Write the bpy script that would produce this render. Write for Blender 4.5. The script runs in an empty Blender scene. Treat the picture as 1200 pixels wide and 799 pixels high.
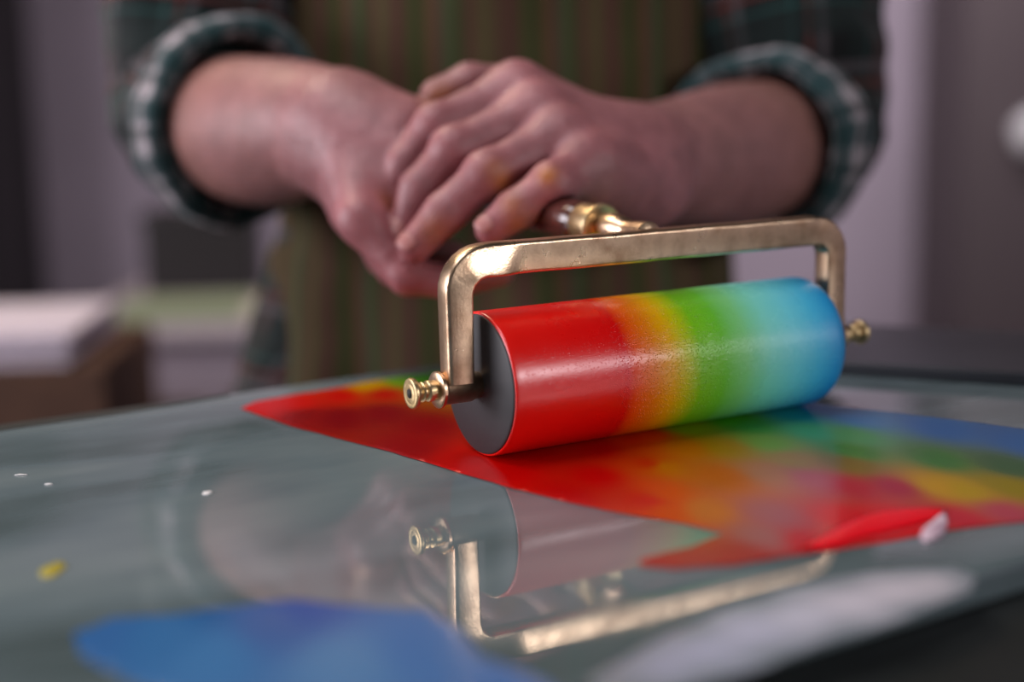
import bpy, bmesh, math, random
import numpy as np
from mathutils import Vector, Matrix, noise
from mathutils.geometry import delaunay_2d_cdt
random.seed(4)
S = bpy.context.scene
COL = S.collection
PI = math.pi

# ------------------------------------------------------------------ camera model (metres, table top is z = 0)
FPX, PITCH, CAMH, ROLL = 1644.44, 0.17917, 0.17067, -0.02014
_fw0 = Vector((0, math.cos(PITCH), -math.sin(PITCH)))
_up0 = Vector((0, math.sin(PITCH), math.cos(PITCH)))
_rt0 = Vector((1, 0, 0))
RT = _rt0 * math.cos(ROLL) + _up0 * math.sin(ROLL)
UP = -_rt0 * math.sin(ROLL) + _up0 * math.cos(ROLL)
FW = _fw0
EYE = Vector((0, 0, CAMH))


def ray(px, py):
    return FW + RT * ((px - 600) / FPX) + UP * ((399.5 - py) / FPX)


def at(px, py, d):
    """world point seen in direction px,py at world depth y = d"""
    r = ray(px, py)
    return EYE + r * (d / r.y)


def on_table(px, py, z=0.0):
    r = ray(px, py)
    return EYE + r * ((z - CAMH) / r.z)


# ------------------------------------------------------------------ helpers
def lin(h):
    h = h.lstrip('#')
    c = [int(h[i:i + 2], 16) / 255 for i in (0, 2, 4)]
    return tuple(x / 12.92 if x <= 0.04045 else ((x + 0.055) / 1.055) ** 2.4 for x in c)


def tag(o, label=None, cat=None, group=None, kind=None):
    if label: o['label'] = label
    if cat: o['category'] = cat
    if group: o['group'] = group
    if kind: o['kind'] = kind
    return o


def empty(name, loc=(0, 0, 0), rz=0.0):
    o = bpy.data.objects.new(name, None)
    o.empty_display_size = 0.05
    o.location = loc
    o.rotation_euler = (0, 0, rz)
    COL.objects.link(o)
    return o


def obj(name, bm, mat=None, parent=None, smooth=True, loc=None, rot=None, autos=None):
    me = bpy.data.meshes.new(name)
    if isinstance(bm, bmesh.types.BMesh):
        bmesh.ops.recalc_face_normals(bm, faces=bm.faces)
        bm.to_mesh(me)
        bm.free()
    else:
        v, f = bm
        me.from_pydata(v, [], f)
    if mat: me.materials.append(mat)
    if smooth:
        me.polygons.foreach_set('use_smooth', [True] * len(me.polygons))
    if autos:
        try:
            me.set_sharp_from_angle(angle=math.radians(autos))
        except Exception:
            pass
    me.update()
    o = bpy.data.objects.new(name, me)
    COL.objects.link(o)
    if parent: o.parent = parent
    if loc is not None: o.location = loc
    if rot is not None: o.rotation_euler = rot
    return o


def bevel(o, w, seg=3, ang=35):
    m = o.modifiers.new('b', 'BEVEL')
    m.width = w
    m.segments = seg
    m.limit_method = 'ANGLE'
    m.angle_limit = math.radians(ang)
    m.harden_normals = False
    return o


def add_box(bm, c, s, mat=None):
    M = Matrix.Translation(c) @ Matrix.Diagonal((s[0], s[1], s[2], 1))
    if mat is not None: M = mat @ M
    return bmesh.ops.create_cube(bm, size=1, matrix=M)['verts']


def box(name, c, s, m, parent=None, bw=0.0, rz=0.0, autos=30):
    bm = bmesh.new()
    add_box(bm, (0, 0, 0), s)
    o = obj(name, bm, m, parent, smooth=bw > 0, loc=c, rot=(0, 0, rz), autos=autos if bw > 0 else None)
    if bw > 0: bevel(o, bw)
    return o


def lathe(bm, prof, axis='X', c=(0, 0, 0), n=56, closed=False):
    """prof = [(t along axis, radius)]"""
    c = Vector(c)
    rings = []
    for t, r in prof:
        ring = []
        for i in range(n):
            a = 2 * PI * i / n
            u, v = math.cos(a) * r, math.sin(a) * r
            p = {'X': (t, u, v), 'Y': (u, t, v), 'Z': (u, v, t)}[axis]
            ring.append(bm.verts.new(c + Vector(p)))
        rings.append(ring)
    for A, B in zip(rings, rings[1:] + ([rings[0]] if closed else [])):
        for i in range(n):
            bm.faces.new((A[i], A[(i + 1) % n], B[(i + 1) % n], B[i]))
    if not closed:
        bm.faces.new(rings[0][::-1])
        bm.faces.new(rings[-1])


def catmull(pts, n):
    out = []
    P = [pts[0] * 2 - pts[1]] + list(pts) + [pts[-1] * 2 - pts[-2]]
    for i in range(1, len(P) - 2):
        for k in range(n):
            t = k / n
            a, b, c, d = P[i - 1], P[i], P[i + 1], P[i + 2]
            out.append(0.5 * ((2 * b) + (c - a) * t + (2 * a - 5 * b + 4 * c - d) * t * t + (3 * b - a - 3 * c + d) * t ** 3))
    out.append(P[-2].copy() if hasattr(P[-2], 'copy') else P[-2])
    return out


def loft(bm, rings, n=64, disp=None, cap0=False, cap1=False, arc=None, power=2.0, uvr=None, diag=False):
    """rings: (centre, X vector, Y vector); UV in metres. arc(v index)->(a0,a1) makes an open sheet."""
    uvl = bm.loops.layers.uv.verify()
    grid, uvs, L = [], [], 0.0
    prev = None
    for j, (c, X, Y) in enumerate(rings):
        key = c + (X if diag else X * 0)
        if prev is not None: L += (key - prev).length
        prev = key
        row, ur = [], []
        full = arc is None
        a0, a1 = (0, 2 * PI) if full else arc(j)
        m = n if full else n + 1
        R = uvr or (X.length + Y.length) / 2
        for i in range(m):
            a = a0 + (a1 - a0) * i / n
            ca, sa = math.cos(a), math.sin(a)
            ca = math.copysign(abs(ca) ** (2 / power), ca)
            sa = math.copysign(abs(sa) ** (2 / power), sa)
            p = c + X * ca + Y * sa
            if disp:
                dirn = (X.normalized() * ca + Y.normalized() * sa)
                p = p + dirn * disp(p, a, L)
            row.append(bm.verts.new(p))
            ur.append((a * R, L))
        grid.append(row)
        uvs.append((ur, R))
    for j in range(len(grid) - 1):
        m = len(grid[j])
        for i in range(m if arc is None else m - 1):
            k = (i + 1) % m
            f = bm.faces.new((grid[j][i], grid[j][k], grid[j + 1][k], grid[j + 1][i]))
            for lp, (jj, ii) in zip(f.loops, ((j, i), (j, i + 1), (j + 1, i + 1), (j + 1, i))):
                ur, R = uvs[jj]
                if ii < len(ur): uv = ur[ii]
                else: uv = (2 * PI * R, ur[0][1])
                lp[uvl].uv = uv
    if cap0: bm.faces.new(grid[0][::-1])
    if cap1: bm.faces.new(grid[-1])
    return grid


# ------------------------------------------------------------------ materials
def newmat(name):
    m = bpy.data.materials.new(name)
    m.use_nodes = True
    nt = m.node_tree
    return m, nt, nt.nodes['Principled BSDF']


def P(name, col, rough=0.5, metal=0.0, spec=0.5, bump=None, var=None, ior=None, coat=None, sheen=None):
    m, nt, b = newmat(name)
    b.inputs['Base Color'].default_value = (*col, 1)
    b.inputs['Roughness'].default_value = rough
    b.inputs['Metallic'].default_value = metal
    b.inputs['Specular IOR Level'].default_value = spec
    if ior: b.inputs['IOR'].default_value = ior
    if coat: b.inputs['Coat Weight'].default_value, b.inputs['Coat Roughness'].default_value = coat
    if sheen: b.inputs['Sheen Weight'].default_value = sheen
    tc = nt.nodes.new('ShaderNodeTexCoord')
    if bump:
        sc, st, dist = bump
        n = nt.nodes.new('ShaderNodeTexNoise')
        n.inputs['Scale'].default_value = sc
        n.inputs['Detail'].default_value = 4
        nt.links.new(tc.outputs['Object'], n.inputs['Vector'])
        bp = nt.nodes.new('ShaderNodeBump')
        bp.inputs['Strength'].default_value = st
        bp.inputs['Distance'].default_value = dist
        nt.links.new(n.outputs['Fac'], bp.inputs['Height'])
        nt.links.new(bp.outputs['Normal'], b.inputs['Normal'])
    if var:
        col2, sc, lo, hi = var
        n = nt.nodes.new('ShaderNodeTexNoise')
        n.inputs['Scale'].default_value = sc
        n.inputs['Detail'].default_value = 5
        nt.links.new(tc.outputs['Object'], n.inputs['Vector'])
        r = nt.nodes.new('ShaderNodeMapRange')
        r.inputs['From Min'].default_value, r.inputs['From Max'].default_value = lo, hi
        nt.links.new(n.outputs['Fac'], r.inputs['Value'])
        mx = nt.nodes.new('ShaderNodeMix')
        mx.data_type = 'RGBA'
        mx.inputs['A'].default_value = (*col, 1)
        mx.inputs['B'].default_value = (*col2, 1)
        nt.links.new(r.outputs['Result'], mx.inputs['Factor'])
        nt.links.new(mx.outputs['Result'], b.inputs['Base Color'])
    return m


def attr_color(m, name):
    nt = m.node_tree
    a = nt.nodes.new('ShaderNodeVertexColor')
    a.layer_name = name
    nt.links.new(a.outputs['Color'], nt.nodes['Principled BSDF'].inputs['Base Color'])
    return a


def set_colors(o, name, fn):
    me = o.data
    ca = me.color_attributes.new(name, 'FLOAT_COLOR', 'POINT')
    buf = np.ones((len(me.vertices), 4), dtype=np.float32)
    co = np.empty(len(me.vertices) * 3, dtype=np.float32)
    me.vertices.foreach_get('co', co)
    buf[:, :3] = fn(co.reshape(-1, 3))
    ca.data.foreach_set('color', buf.ravel())


def plaid(name, base, bands, period=0.075, rough=0.85):
    """woven check: bands = [(position 0..1, width 0..1, colour, strength)] repeated along both threads"""
    m, nt, b = newmat(name)
    b.inputs['Roughness'].default_value = rough
    b.inputs['Specular IOR Level'].default_value = 0.15
    b.inputs['Sheen Weight'].default_value = 0.15
    uv = nt.nodes.new('ShaderNodeUVMap')
    sep = nt.nodes.new('ShaderNodeSeparateXYZ')
    nt.links.new(uv.outputs['UV'], sep.inputs['Vector'])

    def math_(op, a, c=None):
        x = nt.nodes.new('ShaderNodeMath')
        x.operation = op
        for i, s in enumerate((a, c)):
            if s is None: continue
            if isinstance(s, (int, float)): x.inputs[i].default_value = s
            else: nt.links.new(s, x.inputs[i])
        return x.outputs[0]
    cur = None
    for ax in (0, 1):
        t = math_('FRACT', math_('DIVIDE', sep.outputs[ax], period))
        for pos, wid, col, st in bands:
            mk = math_('LESS_THAN', math_('ABSOLUTE', math_('SUBTRACT', t, pos)), wid / 2)
            mk = math_('MULTIPLY', mk, st)
            mx = nt.nodes.new('ShaderNodeMix')
            mx.data_type = 'RGBA'
            if cur is None: mx.inputs['A'].default_value = (*base, 1)
            else: nt.links.new(cur, mx.inputs['A'])
            mx.inputs['B'].default_value = (*col, 1)
            nt.links.new(mk, mx.inputs['Factor'])
            cur = mx.outputs['Result']
    nt.links.new(cur, b.inputs['Base Color'])
    return m


def apron_mat():
    m, nt, b = newmat('apron_canvas')
    b.inputs['Roughness'].default_value = 0.9
    b.inputs['Specular IOR Level'].default_value = 0.1
    uv = nt.nodes.new('ShaderNodeUVMap')
    sep = nt.nodes.new('ShaderNodeSeparateXYZ')
    nt.links.new(uv.outputs['UV'], sep.inputs['Vector'])
    d = nt.nodes.new('ShaderNodeMath'); d.operation = 'DIVIDE'; d.inputs[1].default_value = 0.062
    nt.links.new(sep.outputs[0], d.inputs[0])
    f = nt.nodes.new('ShaderNodeMath'); f.operation = 'FRACT'
    nt.links.new(d.outputs[0], f.inputs[0])
    r = nt.nodes.new('ShaderNodeValToRGB')
    r.color_ramp.interpolation = 'LINEAR'
    stops = [(0.0, '524c32'), (0.14, '523c31'), (0.22, '523931'), (0.3, '45452a'), (0.42, '3c4027'), (0.5, '59452f'),
             (0.6, '534036'), (0.68, '475036'), (0.78, '42452c'), (0.9, '553d32'), (1.0, '524c32')]
    els = r.color_ramp.elements
    els[0].position, els[0].color = 0.0, (*lin(stops[0][1]), 1)
    els[1].position, els[1].color = 1.0, (*lin(stops[-1][1]), 1)
    for p_, c_ in stops[1:-1]:
        e = els.new(p_)
        e.color = (*lin(c_), 1)
    nt.links.new(f.outputs[0], r.inputs['Fac'])
    nt.links.new(r.outputs['Color'], b.inputs['Base Color'])
    return m


def brass_mat(name, col, rough, stain):
    m, nt, b = newmat(name)
    b.inputs['Metallic'].default_value = 1.0
    tc = nt.nodes.new('ShaderNodeTexCoord')
    n1 = nt.nodes.new('ShaderNodeTexNoise'); n1.inputs['Scale'].default_value = 90; n1.inputs['Detail'].default_value = 6
    n2 = nt.nodes.new('ShaderNodeTexNoise'); n2.inputs['Scale'].default_value = 900; n2.inputs['Detail'].default_value = 3
    for n in (n1, n2): nt.links.new(tc.outputs['Object'], n.inputs['Vector'])
    mr = nt.nodes.new('ShaderNodeMapRange'); mr.inputs['From Min'].default_value, mr.inputs['From Max'].default_value = 0.42, 0.72
    nt.links.new(n1.outputs['Fac'], mr.inputs['Value'])
    mx = nt.nodes.new('ShaderNodeMix'); mx.data_type = 'RGBA'
    mx.inputs['A'].default_value = (*col, 1); mx.inputs['B'].default_value = (*stain, 1)
    nt.links.new(mr.outputs['Result'], mx.inputs['Factor'])
    nt.links.new(mx.outputs['Result'], b.inputs['Base Color'])
    rr = nt.nodes.new('ShaderNodeMapRange'); rr.inputs['To Min'].default_value, rr.inputs['To Max'].default_value = rough - 0.06, rough + 0.12
    nt.links.new(n1.outputs['Fac'], rr.inputs['Value'])
    nt.links.new(rr.outputs['Result'], b.inputs['Roughness'])
    bp = nt.nodes.new('ShaderNodeBump'); bp.inputs['Strength'].default_value = 0.22; bp.inputs['Distance'].default_value = 0.0004
    ad = nt.nodes.new('ShaderNodeMath'); ad.operation = 'ADD'
    nt.links.new(n1.outputs['Fac'], ad.inputs[0]); nt.links.new(n2.outputs['Fac'], ad.inputs[1])
    nt.links.new(ad.outputs[0], bp.inputs['Height'])
    nt.links.new(bp.outputs['Normal'], b.inputs['Normal'])
    return m


M_brass = brass_mat('brass_worn', (0.78, 0.57, 0.38), 0.27, (0.46, 0.29, 0.18))
M_brass_bright = brass_mat('brass_turned', (0.64, 0.49, 0.28), 0.34, (0.62, 0.44, 0.2))
M_rubber = P('black_rubber', (0.02, 0.02, 0.023), 0.55, bump=(300, 0.15, 0.0005))
M_wood = P('handle_wood', (0.10, 0.028, 0.02), 0.22, var=((0.045, 0.012, 0.01), 60, 0.35, 0.65), coat=(0.5, 0.1))
M_dark = P('dark_hole', (0.01, 0.01, 0.01), 0.7)

# ------------------------------------------------------------------ the roller
RX, RY, YAW, RL, RR = -0.01528, 0.63985, 0.51662, 0.19829, 0.034
AX = Vector((math.cos(YAW), math.sin(YAW), 0))
NX = Vector((-math.sin(YAW), math.cos(YAW), 0))
LIFT = 0.0007
roller = empty('ink_roller', (RX, RY, LIFT), YAW)
tag(roller, 'brass framed hand roller carrying a rainbow band of ink, resting on the table', 'ink roller')


def drum_mat():
    pig = lambda h: tuple(min(0.92, c * 1.4) for c in lin(h))
    m, nt, b = newmat('rainbow_ink_drum')
    tc = nt.nodes.new('ShaderNodeTexCoord')
    sep = nt.nodes.new('ShaderNodeSeparateXYZ')
    nt.links.new(tc.outputs['Object'], sep.inputs['Vector'])
    nz = nt.nodes.new('ShaderNodeTexNoise'); nz.inputs['Scale'].default_value = 260; nz.inputs['Detail'].default_value = 3
    nt.links.new(tc.outputs['Object'], nz.inputs['Vector'])
    jit = nt.nodes.new('ShaderNodeMath'); jit.operation = 'MULTIPLY_ADD'
    jit.inputs[1].default_value = 0.003; jit.inputs[2].default_value = -0.0015
    nt.links.new(nz.outputs['Fac'], jit.inputs[0])
    s = nt.nodes.new('ShaderNodeMath'); s.operation = 'ADD'
    nt.links.new(sep.outputs['X'], s.inputs[0]); nt.links.new(jit.outputs[0], s.inputs[1])
    dv = nt.nodes.new('ShaderNodeMath'); dv.operation = 'DIVIDE'; dv.inputs[1].default_value = RL
    nt.links.new(s.outputs[0], dv.inputs[0])
    r = nt.nodes.new('ShaderNodeValToRGB')
    stops = [(0.0, 'f01008'), (0.12, 'e80a06'), (0.24, 'd00404'), (0.305, 'c60404'), (0.335, 'e84a00'), (0.38, 'f07000'),
             (0.435, 'e6a000'), (0.475, 'b4b800'), (0.52, '72ba10'), (0.59, '62b82c'), (0.66, '74c47a'), (0.74, '76cfc0'), (0.82, '68c8e0'),
             (0.90, '44b0dc'), (0.955, '2890c4'), (0.985, '1674a8'), (1.0, '0c6090')]
    els = r.color_ramp.elements
    els[0].position, els[0].color = stops[0][0], (*pig(stops[0][1]), 1)
    els[1].position, els[1].color = stops[-1][0], (*pig(stops[-1][1]), 1)
    for p_, c_ in stops[1:-1]:
        e = els.new(p_); e.color = (*pig(c_), 1)
    nt.links.new(dv.outputs[0], r.inputs['Fac'])
    nt.links.new(r.outputs['Color'], b.inputs['Base Color'])
    b.inputs['IOR'].default_value = 1.75
    # tacky stipple, strongest in the middle of the drum, drawn out into short ridges along the axis
    mp = nt.nodes.new('ShaderNodeMapping'); mp.inputs['Scale'].default_value = (240, 1900, 1900)
    nt.links.new(tc.outputs['Object'], mp.inputs['Vector'])
    st = nt.nodes.new('ShaderNodeTexNoise'); st.inputs['Scale'].default_value = 1.0; st.inputs['Detail'].default_value = 2
    nt.links.new(mp.outputs['Vector'], st.inputs['Vector'])
    fine = nt.nodes.new('ShaderNodeTexNoise'); fine.inputs['Scale'].default_value = 2600; fine.inputs['Detail'].default_value = 2
    nt.links.new(tc.outputs['Object'], fine.inputs['Vector'])
    wet = nt.nodes.new('ShaderNodeValToRGB')
    we = wet.color_ramp.elements
    we[0].position, we[0].color = 0.0, (0.10, 0.10, 0.10, 1)
    we[1].position, we[1].color = 1.0, (0.10, 0.10, 0.10, 1)
    for p_, v in ((0.27, 0.14), (0.35, 0.7), (0.5, 1.0), (0.62, 0.45), (0.8, 0.2)):
        e = we.new(p_); e.color = (v, v, v, 1)
    nt.links.new(dv.outputs[0], wet.inputs['Fac'])
    vo = nt.nodes.new('ShaderNodeTexVoronoi'); vo.inputs['Scale'].default_value = 1050
    mv = nt.nodes.new('ShaderNodeMapping'); mv.inputs['Scale'].default_value = (0.75, 1, 1)
    nt.links.new(tc.outputs['Object'], mv.inputs['Vector']); nt.links.new(mv.outputs['Vector'], vo.inputs['Vector'])
    dr = nt.nodes.new('ShaderNodeMapRange'); dr.interpolation_type = 'SMOOTHSTEP'
    dr.inputs['From Min'].default_value, dr.inputs['From Max'].default_value = 0.08, 0.34
    dr.inputs['To Min'].default_value, dr.inputs['To Max'].default_value = 1.0, 0.0
    nt.links.new(vo.outputs['Distance'], dr.inputs['Value'])
    rg = nt.nodes.new('ShaderNodeMapRange'); rg.interpolation_type = 'SMOOTHSTEP'
    rg.inputs['From Min'].default_value, rg.inputs['From Max'].default_value = 0.52, 0.66
    nt.links.new(st.outputs['Fac'], rg.inputs['Value'])
    ad = nt.nodes.new('ShaderNodeMath'); ad.operation = 'MULTIPLY_ADD'; ad.inputs[1].default_value = 0.18
    nt.links.new(rg.outputs['Result'], ad.inputs[0]); nt.links.new(dr.outputs['Result'], ad.inputs[2])
    hm = nt.nodes.new('ShaderNodeMath'); hm.operation = 'MULTIPLY'
    nt.links.new(ad.outputs[0], hm.inputs[0]); nt.links.new(wet.outputs['Color'], hm.inputs[1])
    bp = nt.nodes.new('ShaderNodeBump'); bp.inputs['Strength'].default_value = 1.0; bp.inputs['Distance'].default_value = 0.00032
    nt.links.new(hm.outputs[0], bp.inputs['Height'])
    nt.links.new(bp.outputs['Normal'], b.inputs['Normal'])
    n4 = nt.nodes.new('ShaderNodeTexNoise'); n4.inputs['Scale'].default_value = 45; n4.inputs['Detail'].default_value = 5
    nt.links.new(tc.outputs['Object'], n4.inputs['Vector'])
    rr = nt.nodes.new('ShaderNodeMapRange'); rr.inputs['To Min'].default_value, rr.inputs['To Max'].default_value = 0.24, 0.38
    nt.links.new(n4.outputs['Fac'], rr.inputs['Value'])
    sm_ = nt.nodes.new('ShaderNodeMath'); sm_.operation = 'MULTIPLY_ADD'; sm_.inputs[1].default_value = -0.15
    nt.links.new(wet.outputs['Color'], sm_.inputs[0]); nt.links.new(rr.outputs['Result'], sm_.inputs[2])
    nt.links.new(sm_.outputs[0], b.inputs['Roughness'])
    return m


M_drum = drum_mat()
bm = bmesh.new()
prof = [(0.0, RR - 0.0008), (0.0004, RR - 0.0002), (0.001, RR)]
prof += [(RL * i / 40, RR) for i in range(1, 39)]
for k in range(0, 9):
    a = PI / 2 * k / 8
    prof.append((RL - 0.007 + 0.007 * math.sin(a), RR - 0.006 + 0.006 * math.cos(a)))
lathe(bm, prof, 'X', (0, 0, RR), 128)
drum = obj('drum', bm, M_drum, roller, autos=40)

bm = bmesh.new()
lathe(bm, [(-0.0012, 0.004), (-0.0012, RR - 0.0022), (-0.0007, RR - 0.0012), (0.0003, RR - 0.0010)], 'X', (0, 0, RR), 96)
obj('end_cap', bm, M_rubber, roller, autos=40)
bm = bmesh.new()
lathe(bm, [(RL - 0.0005, RR - 0.0075), (RL + 0.0008, RR - 0.009), (RL + 0.0008, 0.004)], 'X', (0, 0, RR), 96)
obj('end_cap', bm, M_rubber, roller, autos=40)

# frame: bent flat brass bar, a rounded rectangle swept round a U
def rrect(hw, hd, r, n=4):
    out = []
    for cx, cy, a0 in ((hw - r, hd - r, 0), (-hw + r, hd - r, PI / 2), (-hw + r, -hd + r, PI), (hw - r, -hd + r, 1.5 * PI)):
        for i in range(n + 1):
            a = a0 + PI / 2 * i / n
            out.append((cx + r * math.cos(a), cy + r * math.sin(a)))
    return out
ZB, ZT = 0.0849, 0.1000       # underside and top of the cross bar
ZM = (ZB + ZT) / 2
XA0, XA1 = -0.0134, RL + 0.0134
path = []   # x, z, tangent angle, half width, tilt of the front face
for i in range(9):
    t = i / 8
    path.append((XA0, RR + 0.003 + t * (ZM - 0.0145 - RR - 0.003), PI / 2, 0.0062 + 0.0004 * t, 0.12))
for i in range(1, 7):          # hand bent near corner, slightly faceted
    t = i / 7
    a = PI - PI / 2 * t
    path.append((XA0 + 0.0145 + 0.0145 * math.cos(a), ZM - 0.0145 + 0.0145 * math.sin(a), PI / 2 - PI / 2 * t, 0.0068 + 0.0006 * t, 0.12 if t < 0.4 else 0.25))
path.append((XA0 + 0.0145, ZM, 0.0, 0.0074, 0.25))
for i in range(1, 60):
    t = i / 60
    x = XA0 + 0.0145 + t * (XA1 - XA0 - 0.0275)
    path.append((x, ZM + 0.0001 * math.sin(x * 70), 0.0, 0.00755 + 0.00008 * math.sin(x * 160), 0.25 if t < 0.045 else 0.34 * max(0, 1 - (t - 0.045) / 0.04) - 0.09))
for i in range(0, 13):
    t = i / 12
    a = PI / 2 - PI / 2 * t
    path.append((XA1 - 0.013 + 0.013 * math.cos(a), ZM - 0.013 + 0.013 * math.sin(a), -PI / 2 * t, 0.0075 - 0.001 * t, 0.0))
for i in range(1, 9):
    t = i / 8
    path.append((XA1, ZM - 0.013 - t * (ZM - 0.013 - RR - 0.003), -PI / 2, 0.0064, 0.0))
YC, HD = -0.0030, 0.0057
bm = bmesh.new()
rows = []
for x, z, ta, hw, tilt in path:
    nxv, nzv = -math.sin(ta), math.cos(ta)      # outward in the plane of the U
    row = []
    for u, v in rrect(hw, HD, 0.0017):
        if v < 0: v += u * math.tan(tilt) * 0.9     # front face leans back towards the top
        row.append(bm.verts.new((x + nxv * u, YC + v, z + nzv * u)))
    rows.append(row)
for A, B in zip(rows, rows[1:]):
    n = len(A)
    for i in range(n): bm.faces.new((A[i], A[(i + 1) % n], B[(i + 1) % n], B[i]))
bm.faces.new(rows[0][::-1]); bm.faces.new(rows[-1])
frame = obj('frame', bm, M_brass, roller, autos=24)

for side in (0, 1):
    bm = bmesh.new()
    pr = [(-0.0232, 0.0044), (-0.0232, 0.0078), (-0.0226, 0.0086), (-0.0212, 0.0086), (-0.0204, 0.0078), (-0.0196, 0.0074), (-0.006, 0.0074), (-0.0045, 0.0068), (-0.0012, 0.0062), (-0.0012, 0.0040)]
    if side: pr = [(RL - t, r_) for t, r_ in pr]
    lathe(bm, pr, 'X', (0, 0, RR), 56)
    obj('axle_socket', bm, M_brass, frame, autos=40)
    bm = bmesh.new()
    k = 0.0 if side == 0 else -0.0035
    pr = [(-0.0225, 0.0030), (-0.0232, 0.0046), (-0.0272, 0.0050), (-0.0282, 0.0046), (-0.0288, 0.0032), (-0.0292, 0.0032), (-0.0298, 0.0044), (-0.0304, 0.0047), (-0.0310, 0.0044), (-0.0316, 0.0034), (-0.0325, 0.0036), (-0.0332, 0.0058), (-0.0338, 0.0068), (-0.0352, 0.0071),
          (-0.0362, 0.0068), (-0.0365, 0.0060), (-0.0362, 0.0050), (-0.0363, 0.0040), (-0.0366, 0.0032), (-0.0364, 0.0024)]
    if side: pr = [(RL - t * 1.10, r_ * 0.95) for t, r_ in pr]
    lathe(bm, pr, 'X', (0, 0, RR), 48)
    kn = obj('axle_knob', bm, M_brass_bright, roller, autos=50)
    bm = bmesh.new()
    e = -0.0366 if side == 0 else RL + 0.0366 * 1.10
    lathe(bm, [(e - 0.0001, 0.0022), (e + 0.0004, 0.0022)], 'X', (0, 0, RR), 24)
    obj('screw_hole', bm, M_dark, kn)

# handle: its axis runs away from the bar, rising slightly
HX, HZ0, HT = RL / 2, 0.0945, math.radians(3.5)
hnd = empty('handle', (HX, 0.0, HZ0)); hnd.parent = roller
hnd.rotation_euler = (HT, 0, 0)
bm = bmesh.new()
lathe(bm, [(0.002, 0.0030), (0.005, 0.0075), (0.013, 0.0068), (0.020, 0.0058), (0.024, 0.0056), (0.0255, 0.0066), (0.030, 0.0074), (0.036, 0.0076), (0.040, 0.0072), (0.042, 0.0058), (0.048, 0.0050)], 'Y', (0, 0, 0.0008), 56)
obj('handle_neck', bm, M_brass, hnd, autos=50)
bm = bmesh.new()   # flared root that spreads onto the bar
gr = []
for j in range(7):
    t = j / 6
    w = 0.0085 + 0.024 * (1 - t) ** 2.2
    y = -0.0045 + 0.0150 * t
    z = 0.0045 + 0.0030 * t
    gr.append([bm.verts.new((x * w, y, z - 0.0042 * abs(x) ** 1.6 - 0.0006)) for x in [k / 8 for k in range(-8, 9)]])
for A, B in zip(gr, gr[1:]):
    for i in range(16): bm.faces.new((A[i], A[i + 1], B[i + 1], B[i]))
fr = obj('neck_flare', bm, M_brass, hnd)
sm = fr.modifiers.new('s', 'SOLIDIFY'); sm.thickness = 0.003; sm.offset = -1
bm = bmesh.new()
lathe(bm, [(0.0470, 0.0050), (0.0462, 0.0085), (0.0458, 0.0108), (0.0464, 0.0118), (0.0488, 0.0119), (0.0496, 0.0112), (0.0500, 0.0098), (0.0510, 0.0098), (0.0515, 0.0104), (0.0640, 0.0103), (0.0648, 0.0098), (0.0652, 0.0085)], 'Y', (0, 0, 0), 64)
obj('ferrule', bm, M_brass_bright, hnd, autos=40)
bm = bmesh.new()
lathe(bm, [(0.062, 0.0075), (0.0652, 0.0095), (0.0685, 0.0105), (0.0720, 0.0108), (0.080, 0.0112), (0.100, 0.0118), (0.125, 0.0120), (0.148, 0.0114), (0.158, 0.0100), (0.164, 0.0070), (0.166, 0.003)], 'Y', (0, 0, 0), 64)
obj('grip', bm, M_wood, hnd, autos=60)
HM = Matrix.Translation((RX, RY, LIFT)) @ Matrix.Rotation(YAW, 4, 'Z') @ Matrix.Translation((HX, 0, HZ0)) @ Matrix.Rotation(HT, 4, 'X')

# ------------------------------------------------------------------ the work table
P0, P1 = on_table(0, 498), on_table(490, 431)
TE = (P1 - P0).normalized()                       # along the far edge
EA = math.atan2(TE.y, TE.x)
TD = Vector((math.sin(EA), -math.cos(EA), 0))     # from the far edge towards the camera side
CORNER = P0 + TE * ((Vector((0.215, 1.045, 0)) - P0).dot(TE))
GW, GD, GT = 1.45, 0.446, 0.012                   # glass inking slab
TW, TDP, TT = 2.0, 0.95, 0.045                    # bench under it
glass_c = CORNER - TE * GW / 2 + TD * GD / 2
table = empty('work_table', CORNER - TE * (TW / 2 - 0.03) + TD * (TDP / 2 - 0.026) + Vector((0, 0, -0.88)), EA)
tag(table, 'dark work bench carrying the big grey glass inking slab', 'work table')


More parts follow.
